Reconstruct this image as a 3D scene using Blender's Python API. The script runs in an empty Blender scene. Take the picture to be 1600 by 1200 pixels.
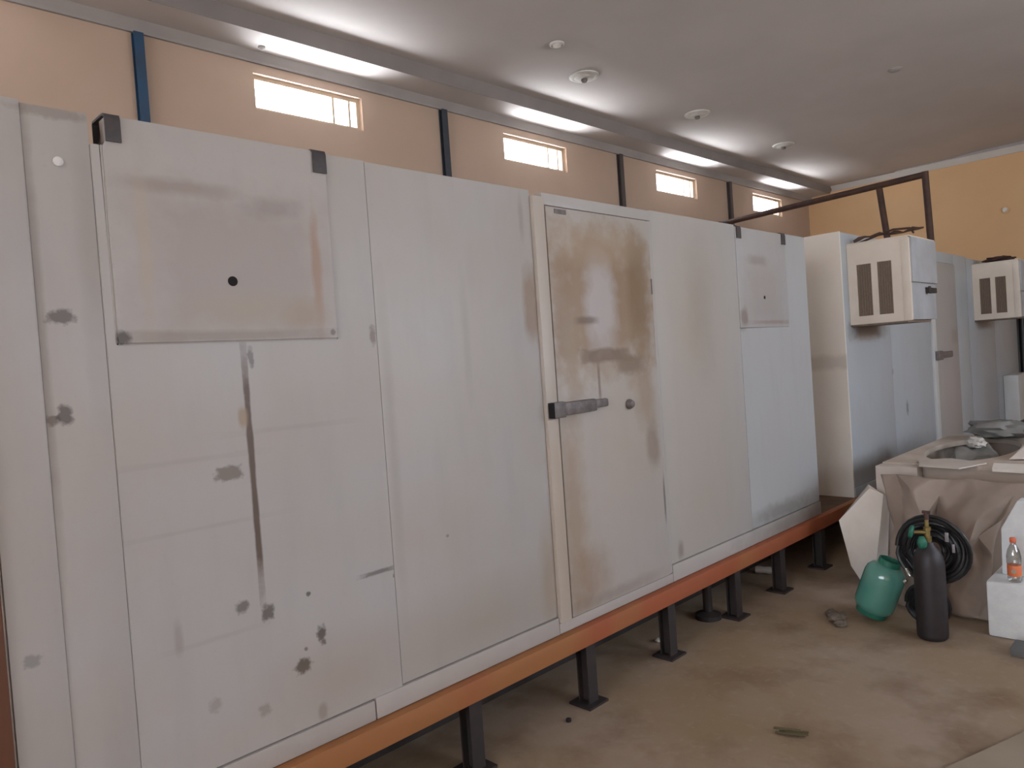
import bpy, bmesh, math, random
from mathutils import Vector, Matrix, noise as mnoise
random.seed(7)
scene = bpy.context.scene
C = scene.collection
PI = math.pi

# ------------------------------------------------------------------ camera
cam_data = bpy.data.cameras.new('camera')
cam_data.sensor_width = 36.0
cam_data.lens = 26.03
cam_data.clip_start = 0.05
cam = bpy.data.objects.new('camera', cam_data)
C.objects.link(cam)
cam.matrix_world = Matrix((
    (0.7055143, 0.0670757, -0.7055143, 0.0),
    (-0.7052493, -0.0316090, -0.7082544, -2.5),
    (-0.0698073, 0.9972471, 0.0250044, 1.77),
    (0, 0, 0, 1)))
scene.camera = cam

# ------------------------------------------------------------------ exposure
vs = scene.view_settings
vs.view_transform = 'Standard'
vs.look = 'None'
vs.gamma = 1.0
vs.use_curve_mapping = False
vs.exposure = 0.08

# ------------------------------------------------------------------ sky (daylight outside the openings)
world = bpy.data.worlds.new('daylight')
scene.world = world
world.use_nodes = True
wn, wl = world.node_tree.nodes, world.node_tree.links
wn.clear()
w_out = wn.new('ShaderNodeOutputWorld')
w_bg = wn.new('ShaderNodeBackground')
w_tc = wn.new('ShaderNodeTexCoord')
w_sep = wn.new('ShaderNodeSeparateXYZ')
wl.new(w_tc.outputs['Generated'], w_sep.inputs[0])
w_up = wn.new('ShaderNodeMapRange')                      # sunlit yard below the horizon, hazy sky above
w_up.inputs['From Min'].default_value = -0.06
w_up.inputs['From Max'].default_value = 0.06
wl.new(w_sep.outputs['Z'], w_up.inputs['Value'])
w_side = wn.new('ShaderNodeMapRange')                    # the sun stands on the window side of the hall
w_side.inputs['From Min'].default_value = 0.15
w_side.inputs['From Max'].default_value = 0.6
wl.new(w_sep.outputs['Y'], w_side.inputs['Value'])
w_yard = wn.new('ShaderNodeMapRange')                    # the sunlit yard is brightest close to the wall
w_yard.inputs['From Min'].default_value = -0.68
w_yard.inputs['From Max'].default_value = -0.18
w_yard.inputs['To Min'].default_value = 120.0
w_yard.inputs['To Max'].default_value = 22.0
wl.new(w_sep.outputs['Z'], w_yard.inputs['Value'])
w_str = wn.new('ShaderNodeMix')
w_str.inputs['A'].default_value = 7.2
wl.new(w_yard.outputs['Result'], w_str.inputs['B'])
wl.new(w_side.outputs['Result'], w_str.inputs['Factor'])
w_mix = wn.new('ShaderNodeMix')
w_mix.data_type = 'RGBA'
w_mix.inputs['A'].default_value = (0.95, 0.965, 0.985, 1)
w_mix.inputs['B'].default_value = (0.85, 0.945, 1.10, 1)
wl.new(w_up.outputs['Result'], w_mix.inputs['Factor'])
wl.new(w_mix.outputs['Result'], w_bg.inputs['Color'])
wl.new(w_str.outputs['Result'], w_bg.inputs['Strength'])
wl.new(w_bg.outputs[0], w_out.inputs[0])
world.cycles.sampling_method = 'MANUAL'
world.cycles.sample_map_resolution = 256


def portal(loc, rot, w, h):
    """marks an opening through which the sky light enters"""
    d = bpy.data.lights.new('opening_portal', 'AREA')
    d.shape = 'RECTANGLE'
    d.size, d.size_y = w, h
    d.cycles.is_portal = True
    o = bpy.data.objects.new('opening_portal', d)
    o.location, o.rotation_euler = loc, rot
    C.objects.link(o)


WIN_X = [(0.10, 1.20), (3.10, 4.20), (6.12, 7.22), (9.20, 10.30), (12.13, 13.23)]
WIN_Z = (4.13, 4.44)
DOOR_F = []          # openings of wall_front (x0, x1, z0, z1)
WIN_F = [(2.4, 5.2, 1.7, 3.7), (6.2, 9.0, 1.7, 3.7)]
WIN_L = (-4.8, 1.8, 1.5, 4.6)                                   # opening of wall_left (y0, y1, z0, z1)
for a, b in WIN_X:
    portal(((a + b) / 2, 3.66, sum(WIN_Z) / 2), (-PI / 2, 0, 0), b - a, WIN_Z[1] - WIN_Z[0])
for a, b, z0, z1 in DOOR_F + WIN_F:
    portal(((a + b) / 2, -6.56, (z0 + z1) / 2), (PI / 2, 0, 0), b - a, z1 - z0)
portal((-9.06, (WIN_L[0] + WIN_L[1]) / 2, (WIN_L[2] + WIN_L[3]) / 2), (0, -PI / 2, 0), WIN_L[3] - WIN_L[2], WIN_L[1] - WIN_L[0])


# ------------------------------------------------------------------ materials
def newmat(name):
    m = bpy.data.materials.new(name)
    m.use_nodes = True
    return m, m.node_tree.nodes, m.node_tree.links, m.node_tree.nodes['Principled BSDF']


def mixrgb(n, l, fac, a, b):
    x = n.new('ShaderNodeMix')
    x.data_type = 'RGBA'
    for key, v in (('Factor', fac), ('A', a), ('B', b)):
        if hasattr(v, 'links'):
            l.new(v, x.inputs[key])
        else:
            x.inputs[key].default_value = (v if key == 'Factor' else (*v, 1.0))
    return x.outputs['Result']


def mth(n, l, op, a, b=0.0, c=0.0, clamp=False):
    x = n.new('ShaderNodeMath')
    x.operation = op
    x.use_clamp = clamp
    for i, v in enumerate((a, b, c)):
        if hasattr(v, 'links'):
            l.new(v, x.inputs[i])
        else:
            x.inputs[i].default_value = v
    return x.outputs[0]


def noise_tex(n, l, vec, scale, detail=3.0, rough=0.55, stretch=None):
    if stretch:
        mp = n.new('ShaderNodeMapping')
        mp.inputs['Scale'].default_value = stretch
        l.new(vec, mp.inputs['Vector'])
        vec = mp.outputs[0]
    t = n.new('ShaderNodeTexNoise')
    t.inputs['Scale'].default_value = scale
    t.inputs['Detail'].default_value = detail
    t.inputs['Roughness'].default_value = rough
    l.new(vec, t.inputs['Vector'])
    return t.outputs['Fac']


def maprange(n, l, v, a, b, c=0.0, d=1.0, smooth=False):
    x = n.new('ShaderNodeMapRange')
    x.interpolation_type = 'SMOOTHSTEP' if smooth else 'LINEAR'
    l.new(v, x.inputs['Value'])
    for k, val in (('From Min', a), ('From Max', b), ('To Min', c), ('To Max', d)):
        x.inputs[k].default_value = val
    return x.outputs['Result']


def mat(name, col, col2=None, scale=6.0, rough=0.6, metal=0.0, bump=0.0, stretch=None, lo=0.35, hi=0.65, spec=0.5):
    m, n, l, p = newmat(name)
    g = n.new('ShaderNodeNewGeometry')
    col2 = col2 or tuple(c * 0.82 for c in col)
    f = noise_tex(n, l, g.outputs['Position'], scale, stretch=stretch)
    l.new(mixrgb(n, l, maprange(n, l, f, lo, hi), col, col2), p.inputs['Base Color'])
    p.inputs['Roughness'].default_value = rough
    p.inputs['Metallic'].default_value = metal
    p.inputs['Specular IOR Level'].default_value = spec
    if bump:
        b = n.new('ShaderNodeBump')
        b.inputs['Strength'].default_value = bump
        b.inputs['Distance'].default_value = 0.01
        l.new(noise_tex(n, l, g.outputs['Position'], scale * 4), b.inputs['Height'])
        l.new(b.outputs[0], p.inputs['Normal'])
    return m


def patch_group():
    """mask of one worn or stained patch on a wall seen in x and z"""
    g = bpy.data.node_groups.new('stain_patch', 'ShaderNodeTree')
    it = g.interface
    for nm in ('X', 'Z', 'Noise', 'CX', 'CZ', 'RX', 'RZ', 'Square', 'Edge', 'Amp', 'Strength'):
        it.new_socket(nm, in_out='INPUT', socket_type='NodeSocketFloat')
    it.new_socket('Mask', in_out='OUTPUT', socket_type='NodeSocketFloat')
    n, l = g.nodes, g.links
    gi, go = n.new('NodeGroupInput'), n.new('NodeGroupOutput')
    s = gi.outputs
    dx = mth(n, l, 'DIVIDE', mth(n, l, 'ABSOLUTE', mth(n, l, 'SUBTRACT', s['X'], s['CX'])), s['RX'])
    dz = mth(n, l, 'DIVIDE', mth(n, l, 'ABSOLUTE', mth(n, l, 'SUBTRACT', s['Z'], s['CZ'])), s['RZ'])
    rnd = mth(n, l, 'SQRT', mth(n, l, 'ADD', mth(n, l, 'MULTIPLY', dx, dx), mth(n, l, 'MULTIPLY', dz, dz)))
    sq = mth(n, l, 'MAXIMUM', dx, dz)
    d = mth(n, l, 'ADD', mth(n, l, 'MULTIPLY', sq, s['Square']),
            mth(n, l, 'MULTIPLY', rnd, mth(n, l, 'SUBTRACT', 1.0, s['Square'])))
    d = mth(n, l, 'ADD', d, mth(n, l, 'MULTIPLY', mth(n, l, 'SUBTRACT', s['Noise'], 0.5), s['Amp']))
    v = mth(n, l, 'DIVIDE', mth(n, l, 'SUBTRACT', mth(n, l, 'ADD', 1.0, s['Edge']), d),
            mth(n, l, 'MULTIPLY', s['Edge'], 2.0), clamp=True)
    l.new(mth(n, l, 'MULTIPLY', v, s['Strength']), go.inputs['Mask'])
    return g


PATCH = patch_group()
DIRT = (0.20, 0.155, 0.12)
RUST = (0.27, 0.17, 0.10)
TAN = (0.36, 0.27, 0.18)
DARK = (0.06, 0.045, 0.035)


def panel_mat(name, base, patches=(), warm=(0.43, 0.385, 0.325), mottle=0.55):
    """white coated sheet metal, unevenly soiled, with its individual stains and chips
    patch = (cx, cz, rx, rz, colour, strength, square, edge, amp, noise index)"""
    m, n, l, p = newmat(name)
    g = n.new('ShaderNodeNewGeometry')
    pos = g.outputs['Position']
    sep = n.new('ShaderNodeSeparateXYZ')
    l.new(pos, sep.inputs[0])
    n_big = noise_tex(n, l, pos, 1.6, 3)
    n_str = noise_tex(n, l, pos, 3.0, 4, stretch=(3.2, 1.0, 0.55))
    n_mid = noise_tex(n, l, pos, 9.0, 4)
    n_fine = noise_tex(n, l, pos, 45.0, 3)
    col = mixrgb(n, l, maprange(n, l, n_big, 0.35, 0.7, 0, mottle), base, warm)
    col = mixrgb(n, l, maprange(n, l, n_str, 0.5, 0.8, 0, 0.30), col, tuple(c * 0.80 for c in base))
    col = mixrgb(n, l, maprange(n, l, n_fine, 0.62, 0.78, 0, 0.12), col, tuple(c * 0.6 for c in base))
    for (cx, cz, rx, rz, c, st, sq, ed, amp, ni) in patches:
        q = n.new('ShaderNodeGroup')
        q.node_tree = PATCH
        l.new(sep.outputs['X'], q.inputs['X'])
        l.new(sep.outputs['Z'], q.inputs['Z'])
        l.new((n_big, n_mid, n_fine)[ni], q.inputs['Noise'])
        for k, v in (('CX', cx), ('CZ', cz), ('RX', rx), ('RZ', rz), ('Square', sq), ('Edge', ed), ('Amp', amp), ('Strength', st)):
            q.inputs[k].default_value = v
        col = mixrgb(n, l, q.outputs['Mask'], col, c)
    l.new(col, p.inputs['Base Color'])
    p.inputs['Roughness'].default_value = 0.42
    p.inputs['Specular IOR Level'].default_value = 0.35
    b = n.new('ShaderNodeBump')
    b.inputs['Strength'].default_value = 0.12
    b.inputs['Distance'].default_value = 0.02
    l.new(n_big, b.inputs['Height'])
    l.new(b.outputs[0], p.inputs['Normal'])
    return m


def chip(cx, cz, r, st=0.85, sx=1.0, sz=1.0):
    return (cx, cz, r * sx * 0.9, r * sz * 0.9, DARK, st * 0.9, 0.2, 0.30, 1.8, 2)


def soft(cx, cz, rx, rz, col, st, edge=0.5, amp=1.6, ni=1, sq=0.3):
    return (cx, cz, rx, rz, col, st, sq, edge, amp, ni)


WHITE = (0.455, 0.445, 0.435)
WHITE_COOL = (0.43, 0.455, 0.475)

M = {}
M['wall_orange'] = mat('orange_emulsion', (0.53, 0.405, 0.32), (0.50, 0.38, 0.295), 1.5, 0.8)
M['wall_end'] = mat('ochre_emulsion', (0.78, 0.52, 0.29), (0.74, 0.485, 0.265), 1.2, 0.8)
M['ceiling'] = mat('grey_white_ceiling', (0.58, 0.545, 0.535), (0.54, 0.505, 0.495), 1.0, 0.85)
M['plaster'] = mat('white_plaster', (0.74, 0.71, 0.68), None, 8, 0.8)
M['cornice_white'] = mat('white_cornice', (0.66, 0.63, 0.61), (0.63, 0.60, 0.58), 2, 0.8)
M['step_shade'] = mat('grey_step_shade', (0.30, 0.275, 0.27), None, 1.5, 0.8)
M['cornice'] = mat('grey_cornice', (0.40, 0.375, 0.365), None, 1.5, 0.8)
M['blue_steel'] = mat('blue_paint', (0.022, 0.075, 0.16), (0.03, 0.06, 0.11), 5, 0.5)
M['slate_steel'] = mat('dull_blue_grey_paint', (0.05, 0.06, 0.08), None, 5, 0.5)
M['brown_steel'] = mat('dull_brown_grey_paint', (0.085, 0.07, 0.068), None, 5, 0.5)
M['window_frame'] = mat('cream_window_frame', (0.62, 0.50, 0.38), None, 6, 0.6)
M['oxide'] = mat('red_oxide_steel', (0.33, 0.09, 0.035), (0.33, 0.135, 0.045), 1.3, 0.6, lo=0.42, hi=0.58)
M['dark_steel'] = mat('dark_steel', (0.024, 0.019, 0.019), (0.036, 0.024, 0.02), 12, 0.7)
M['deck'] = mat('brown_deck', (0.16, 0.095, 0.055), (0.11, 0.07, 0.045), 5, 0.8)
M['hook'] = mat('dull_steel_hook', (0.05, 0.045, 0.05), (0.07, 0.06, 0.06), 25, 0.5)
M['latch'] = mat('tarnished_latch', (0.13, 0.11, 0.105), (0.19, 0.165, 0.155), 30, 0.5, 0.15)
M['unit_cream'] = mat('cream_unit_casing', (0.74, 0.655, 0.555), (0.69, 0.60, 0.50), 4, 0.5)
M['unit_grey'] = mat('grey_unit_cover', (0.44, 0.45, 0.465), None, 4, 0.5)
M['grille'] = mat('brown_grille', (0.20, 0.145, 0.10), (0.27, 0.20, 0.15), 60, 0.6)
M['grille_slat'] = mat('brown_grille_slat', (0.26, 0.20, 0.145), None, 60, 0.6)
M['rust_pipe'] = mat('rusty_pipe', (0.05, 0.024, 0.02), (0.085, 0.04, 0.024), 7, 0.7)
M['tarp'] = mat('beige_tarpaulin', (0.33, 0.26, 0.21), (0.255, 0.195, 0.15), 3, 0.75, bump=0.2)
M['crate'] = mat('beige_crate', (0.58, 0.49, 0.405), (0.48, 0.395, 0.32), 4, 0.75)
M['card'] = mat('pale_cardboard', (0.60, 0.525, 0.46), (0.52, 0.44, 0.375), 4, 0.8)
M['foam'] = mat('white_foam', (0.80, 0.74, 0.66), (0.74, 0.665, 0.58), 5, 0.8)
M['foam_white'] = mat('clean_white_foam', (0.74, 0.75, 0.73), (0.68, 0.69, 0.68), 14, 0.8, bump=0.2)
M['sack'] = mat('grey_sack', (0.24, 0.225, 0.205), (0.15, 0.15, 0.13), 5, 0.7, bump=0.3)
M['paper'] = mat('white_paper', (0.62, 0.58, 0.52), None, 12, 0.8)
M['green_tank'] = mat('green_enamel', (0.10, 0.30, 0.24), (0.085, 0.265, 0.21), 5, 0.10, spec=0.9)
M['green_cap'] = mat('green_plastic', (0.02, 0.16, 0.10), None, 10, 0.5)
M['black_tank'] = mat('black_enamel', (0.018, 0.014, 0.016), (0.026, 0.019, 0.019), 12, 0.5)
M['rubber'] = mat('black_rubber', (0.014, 0.013, 0.013), None, 12, 0.42)
M['brass'] = mat('old_brass', (0.33, 0.25, 0.09), (0.20, 0.14, 0.06), 30, 0.4, 0.7)
M['chrome'] = mat('bright_fitting', (0.75, 0.70, 0.62), None, 20, 0.25, 0.8)
M['orange_label'] = mat('orange_label', (0.70, 0.20, 0.045), (0.72, 0.16, 0.10), 40, 0.5)
M['orange_cap'] = mat('orange_cap', (0.72, 0.16, 0.07), None, 20, 0.5)
M['brown_wood'] = mat('brown_board', (0.16, 0.062, 0.028), (0.11, 0.05, 0.03), 2.5, 0.65, stretch=(4, 4, 0.5))
M['ply'] = mat('pale_sheet', (0.33, 0.265, 0.20), (0.29, 0.235, 0.165), 3, 0.8)
M['litter'] = mat('pale_litter', (0.60, 0.56, 0.50), None, 10, 0.7)
M['stone'] = mat('brown_rubble', (0.19, 0.15, 0.115), (0.13, 0.10, 0.075), 16, 0.9)
M['grey_block'] = mat('grey_block', (0.14, 0.14, 0.135), None, 10, 0.8)
M['straw'] = mat('brown_wisp', (0.11, 0.085, 0.04), None, 20, 0.9)
M['grey_panel'] = mat('grey_panel', (0.40, 0.43, 0.45), None, 3, 0.5)
M['black'] = mat('black_hole', (0.012, 0.01, 0.01), None, 10, 0.9)
M['lamp_white'] = mat('white_fitting', (0.86, 0.84, 0.82), None, 10, 0.5)


def floor_mat():
    m, n, l, p = newmat('stained_concrete')
    g = n.new('ShaderNodeNewGeometry')
    pos = g.outputs['Position']
    a = noise_tex(n, l, pos, 0.9, 5, 0.6)
    b = noise_tex(n, l, pos, 2.4, 4, 0.6)
    c = noise_tex(n, l, pos, 16, 4, 0.6)
    col = mixrgb(n, l, maprange(n, l, a, 0.35, 0.65), (0.35, 0.27, 0.205), (0.285, 0.205, 0.12))
    col = mixrgb(n, l, maprange(n, l, b, 0.50, 0.72, 0, 0.7), col, (0.17, 0.105, 0.06))
    col = mixrgb(n, l, maprange(n, l, c, 0.55, 0.8, 0, 0.4), col, (0.42, 0.345, 0.275))
    l.new(col, p.inputs['Base Color'])
    p.inputs['Roughness'].default_value = 0.65
    p.inputs['Specular IOR Level'].default_value = 0.3
    bp = n.new('ShaderNodeBump')
    bp.inputs['Strength'].default_value = 0.25
    bp.inputs['Distance'].default_value = 0.01
    l.new(c, bp.inputs['Height'])
    l.new(bp.outputs[0], p.inputs['Normal'])
    return m


M['floor'] = floor_mat()


def glass_mat(name, tint, gloss=0.08):
    m, n, l, p = newmat(name)
    n.remove(p)
    t = n.new('ShaderNodeBsdfTransparent')
    t.inputs[0].default_value = (*tint, 1)
    gl = n.new('ShaderNodeBsdfGlossy')
    gl.inputs['Roughness'].default_value = 0.05
    fr = n.new('ShaderNodeLayerWeight')
    fr.inputs['Blend'].default_value = 0.2
    mx = n.new('ShaderNodeMixShader')
    l.new(maprange(n, l, fr.outputs['Fresnel'], 0, 1, gloss * 0.3, 0.6), mx.inputs[0])
    l.new(t.outputs[0], mx.inputs[1])
    l.new(gl.outputs[0], mx.inputs[2])
    l.new(mx.outputs[0], n['Material Output'].inputs['Surface'])
    return m


M['pane'] = glass_mat('window_glass', (0.95, 0.96, 0.97))
M['clear_plastic'] = glass_mat('clear_plastic', (0.80, 0.80, 0.78), 0.6)


# ------------------------------------------------------------------ mesh helpers
class MB:
    def __init__(s):
        s.bm = bmesh.new()

    def box(s, x0, x1, y0, y1, z0, z1, bev=0.0):
        vs_ = [s.bm.verts.new((x, y, z)) for x in (x0, x1) for y in (y0, y1) for z in (z0, z1)]
        fs = [s.bm.faces.new([vs_[i] for i in f]) for f in ((0, 1, 3, 2), (4, 6, 7, 5), (0, 4, 5, 1), (2, 3, 7, 6), (0, 2, 6, 4), (1, 5, 7, 3))]
        if bev:
            es = {e for f in fs for e in f.edges}
            bmesh.ops.bevel(s.bm, geom=list(es), offset=bev, segments=2, profile=0.6, affect='EDGES')
        return s

    def prism(s, pts, axis, a, b, bev=0.0):
        """polygon in the two other axes extruded along axis from a to b"""
        def v(p, t):
            c = list(p)
            c.insert(axis, t)
            return s.bm.verts.new(c)
        A = [v(p, a) for p in pts]
        B = [v(p, b) for p in pts]
        fs = [s.bm.faces.new(A), s.bm.faces.new(list(reversed(B)))]
        k = len(pts)
        for i in range(k):
            fs.append(s.bm.faces.new((A[i], B[i], B[(i + 1) % k], A[(i + 1) % k])))
        if bev:
            bmesh.ops.bevel(s.bm, geom=list({e for f in fs for e in f.edges}), offset=bev, segments=2, affect='EDGES')
        return s

    def lathe(s, prof, base, axis=(0, 0, 1), seg=28):
        ax = Vector(axis).normalized()
        u = ax.orthogonal().normalized()
        w = ax.cross(u)
        base = Vector(base)
        rings = []
        for r, h in prof:
            if r < 1e-5:
                rings.append([s.bm.verts.new(base + ax * h)])
            else:
                rings.append([s.bm.verts.new(base + ax * h + (u * math.cos(t) + w * math.sin(t)) * r)
                              for t in (2 * PI * i / seg for i in range(seg))])
        for P, Q in zip(rings, rings[1:]):
            for i in range(seg):
                j = (i + 1) % seg
                if len(P) == 1 and len(Q) == 1:
                    break
                if len(P) == 1:
                    s.bm.faces.new((P[0], Q[i], Q[j]))
                elif len(Q) == 1:
                    s.bm.faces.new((P[i], P[j], Q[0]))
                else:
                    s.bm.faces.new((P[i], P[j], Q[j], Q[i]))
        for P in (rings[0], rings[-1]):
            if len(P) > 1:
                s.bm.faces.new(P)
        return s

    def tube(s, pts, r, seg=10):
        pts = [Vector(p) for p in pts]
        prev = None
        rings = []
        for i, p in enumerate(pts):
            t = (pts[min(i + 1, len(pts) - 1)] - pts[max(i - 1, 0)]).normalized()
            if prev is None:
                u = t.orthogonal().normalized()
            else:
                u = (prev - t * prev.dot(t)).normalized()
            prev = u
            w = t.cross(u)
            rr = r[i] if isinstance(r, (list, tuple)) else r
            rings.append([s.bm.verts.new(p + (u * math.cos(a) + w * math.sin(a)) * rr) for a in (2 * PI * k / seg for k in range(seg))])
        for P, Q in zip(rings, rings[1:]):
            for k in range(seg):
                s.bm.faces.new((P[k], P[(k + 1) % seg], Q[(k + 1) % seg], Q[k]))
        s.bm.faces.new(rings[0])
        s.bm.faces.new(rings[-1])
        return s

    def hull(s, pts, bev=0.0):
        vs_ = [s.bm.verts.new(p) for p in pts]
        r = bmesh.ops.convex_hull(s.bm, input=vs_)
        if bev:
            es = [e for e in s.bm.edges if any(v in vs_ for v in e.verts) and len(e.link_faces) == 2 and e.calc_face_angle(0) > 0.2]
            bmesh.ops.bevel(s.bm, geom=es, offset=bev, segments=2, affect='EDGES')
        return s

    def blob(s, c, r, sub=3, amp=0.25, freq=2.0, seed=0.0):
        ret = bmesh.ops.create_icosphere(s.bm, subdivisions=sub, radius=1.0)
        for v in ret['verts']:
            d = v.co.normalized()
            k = 1 + amp * mnoise.noise(d * freq + Vector((seed, seed * 1.7, -seed))) + amp * 0.4 * mnoise.noise(d * freq * 3 + Vector((seed, 0, 0)))
            v.co = Vector((c[0] + d.x * r[0] * k, c[1] + d.y * r[1] * k, max(c[2] + d.z * r[2] * k, c[2] - r[2])))
        return s


ORG = {}


def smooth_mesh(me, ang=0.7):
    for p in me.polygons:
        p.use_smooth = True
    try:
        me.set_sharp_from_angle(angle=ang)
    except Exception:
        pass


def build(name, mb, m, parent=None, loc=None):
    bm = mb.bm
    bmesh.ops.recalc_face_normals(bm, faces=bm.faces[:])
    org = ORG[parent] if parent else Vector(loc or (0, 0, 0))
    for v in bm.verts:
        v.co -= org
    me = bpy.data.meshes.new(name)
    bm.to_mesh(me)
    bm.free()
    smooth_mesh(me)
    o = bpy.data.objects.new(name, me)
    if m:
        me.materials.append(m)
    C.objects.link(o)
    ORG[o] = org
    if parent:
        o.parent = parent
    else:
        o.location = org
    return o


def tag(o, label, cat, group=None):
    o['label'] = label
    o['category'] = cat
    o['kind'] = 'thing'
    if group:
        o['group'] = group
    return o


def thing(name, label, cat, loc, group=None):
    o = bpy.data.objects.new(name, None)
    o.empty_display_size = 0.2
    C.objects.link(o)
    o.location = loc
    ORG[o] = Vector(loc)
    return tag(o, label, cat, group)


def struct(name, mb, m, parent=None):
    o = build(name, mb, m, parent)
    if not parent:
        o['kind'] = 'structure'
    return o


def copy_tree(o, parent=None):
    c = o.copy()
    C.objects.link(c)
    if parent:
        c.parent = parent
    for ch in list(o.children):
        copy_tree(ch, c)
    return c


# ------------------------------------------------------------------ the hall
XL, XR, YB, YF = -9.0, 14.41, 3.5, -6.5
struct('floor', MB().box(XL - 0.2, XR + 0.2, YF - 0.2, YB + 0.2, -0.2, 0.0), M['floor'])


def holed(x0, x1, z0, z1, holes):
    """rectangles that fill a wall around its openings"""
    xs = sorted({x0, x1, *[h[0] for h in holes], *[h[1] for h in holes]})
    out = []
    for a, b in zip(xs, xs[1:]):
        mid = (a + b) / 2
        cuts = sorted([(h[2], h[3]) for h in holes if h[0] < mid < h[1]])
        z = z0
        for c, d in cuts:
            if c > z:
                out.append((a, b, z, c))
            z = d
        if z < z1:
            out.append((a, b, z, z1))
    return out


wb = MB()
for a, b, c, d in holed(XL, XR, 0, 4.95, [(a, b, *WIN_Z) for a, b in WIN_X]):
    wb.box(a, b, YB, YB + 0.2, c, d)
struct('wall_back', wb, M['wall_orange'])
struct('wall_right', MB().box(XR, XR + 0.2, YF, YB + 0.2, 0, 4.95), M['wall_end'])
wf = MB()
for a, b, c, d in holed(XL, XR, 0, 4.95, DOOR_F + WIN_F):
    wf.box(a, b, YF - 0.2, YF, c, d)
struct('wall_front', wf, M['wall_orange'])
wl_ = MB()
for a, b, c, d in holed(YF - 0.2, YB + 0.2, 0, 4.95, [WIN_L]):
    wl_.box(XL - 0.2, XL, a, b, c, d)
struct('wall_left', wl_, M['wall_orange'])

# stepped ceiling: low strip by the windows, then three trays each a little higher
prof = [(YB, 4.60), (3.085, 4.60), (3.035, 4.715), (1.90, 4.725), (1.86, 4.742), (1.00, 4.748), (0.72, 4.778), (-1.5, 4.80), (YF, 4.78),
        (YF, 5.0), (YB, 5.0)]
struct('ceiling', MB().prism(prof, 0, XL, XR), M['ceiling'])
struct('trim_3', MB().prism([(3.0845, 4.598), (3.0345, 4.7148), (3.0285, 4.7148), (3.079, 4.596)], 0, XL, XR), M['step_shade'])  # thin board added on the ceiling step, its shade painted in as dark grey
struct('trim_1', MB().prism([(YB, 4.52), (YB - 0.025, 4.52), (YB - 0.03, 4.545), (YB - 0.075, 4.585), (YB - 0.08, 4.60), (YB, 4.60)], 0, XL, XR), M['cornice'])
tr = MB()
low = [(XR, 4.625), (XR - 0.03, 4.625), (XR - 0.04, 4.66), (XR - 0.09, 4.70)]
tr.prism(low + [(XR - 0.095, 4.715), (XR, 4.715)], 1, 1.9, 3.03)
tr.prism(low + [(XR - 0.095, 4.72), (XR, 4.80)], 1, YF, 1.9)
struct('trim_2', tr, M['cornice_white'])

# high windows
for i, (a, b) in enumerate(WIN_X):
    z0, z1 = WIN_Z
    t = 0.035
    fr = MB()
    y0, y1 = YB + 0.05, YB + 0.10
    fr.box(a, b, y0, y1, z0, z0 + t).box(a, b, y0, y1, z1 - t, z1)
    fr.box(a, a + t, y0, y1, z0 + t, z1 - t).box(b - t, b, y0, y1, z0 + t, z1 - t)
    w = struct('window_%d' % (i + 1), fr, M['window_frame'])
    struct('pane', MB().box(a + t, b - t, YB + 0.07, YB + 0.076, z0 + t, z1 - t), M['pane'], w)
    for k in (0.74, 0.90):
        x = a + (b - a) * k
        struct('mullion', MB().box(x - 0.011, x + 0.011, y0 + 0.005, y1 - 0.005, z0 + t, z1 - t), M['window_frame'], w)
    # a hinged top light tilts out over the right half
    struct('vent_flap', MB().prism([(YB + 0.105, z1 - 0.04), (YB + 0.20, z1 - 0.10), (YB + 0.205, z1 - 0.09), (YB + 0.11, z1 - 0.03)], 0, a + (b - a) * 0.5, b - 0.05), M['window_frame'], w)

# the openings behind the camera
for i, (a, b, z0, z1) in enumerate(DOOR_F):
    fr = MB()
    fr.box(a, a + 0.08, YF - 0.18, YF - 0.02, z0, z1).box(b - 0.08, b, YF - 0.18, YF - 0.02, z0, z1).box(a + 0.08, b - 0.08, YF - 0.18, YF - 0.02, z1 - 0.08, z1)
    struct('door_%d' % (i + 1), fr, M['dark_steel'])
for i, (a, b, z0, z1) in enumerate(WIN_F):
    fr = MB()
    fr.box(a, a + 0.05, YF - 0.12, YF - 0.06, z0, z1).box(b - 0.05, b, YF - 0.12, YF - 0.06, z0, z1)
    fr.box(a + 0.05, b - 0.05, YF - 0.12, YF - 0.06, z0, z0 + 0.05).box(a + 0.05, b - 0.05, YF - 0.12, YF - 0.06, z1 - 0.05, z1)
    struct('window_%d' % (len(WIN_X) + 1 + i), fr, M['window_frame'])

# blue steel stanchions against the window wall
COLS = [(2.16, 'blue steel column on the orange wall left of the first bright window'),
        (5.20, 'thin slate blue steel column between the first and second bright windows'),
        (8.30, 'thin dark steel column between the second and third bright windows'),
        (11.27, 'thin dark steel column between the third and farthest small bright windows')]
for (x, lab), mcol in zip(COLS, ('blue_steel', 'slate_steel', 'brown_steel', 'brown_steel')):
    mb = MB()
    mb.box(x - 0.036, x + 0.036, YB - 0.062, YB - 0.054, 0, 4.515)
    mb.box(x - 0.036, x + 0.036, YB - 0.010, YB - 0.002, 0, 4.515)
    mb.box(x - 0.004, x + 0.004, YB - 0.054, YB - 0.010, 0, 4.515)
    tag(build('steel_column', mb, M[mcol], loc=(x, YB - 0.03, 0)), lab, 'column', 'steel columns on the window wall')

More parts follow.
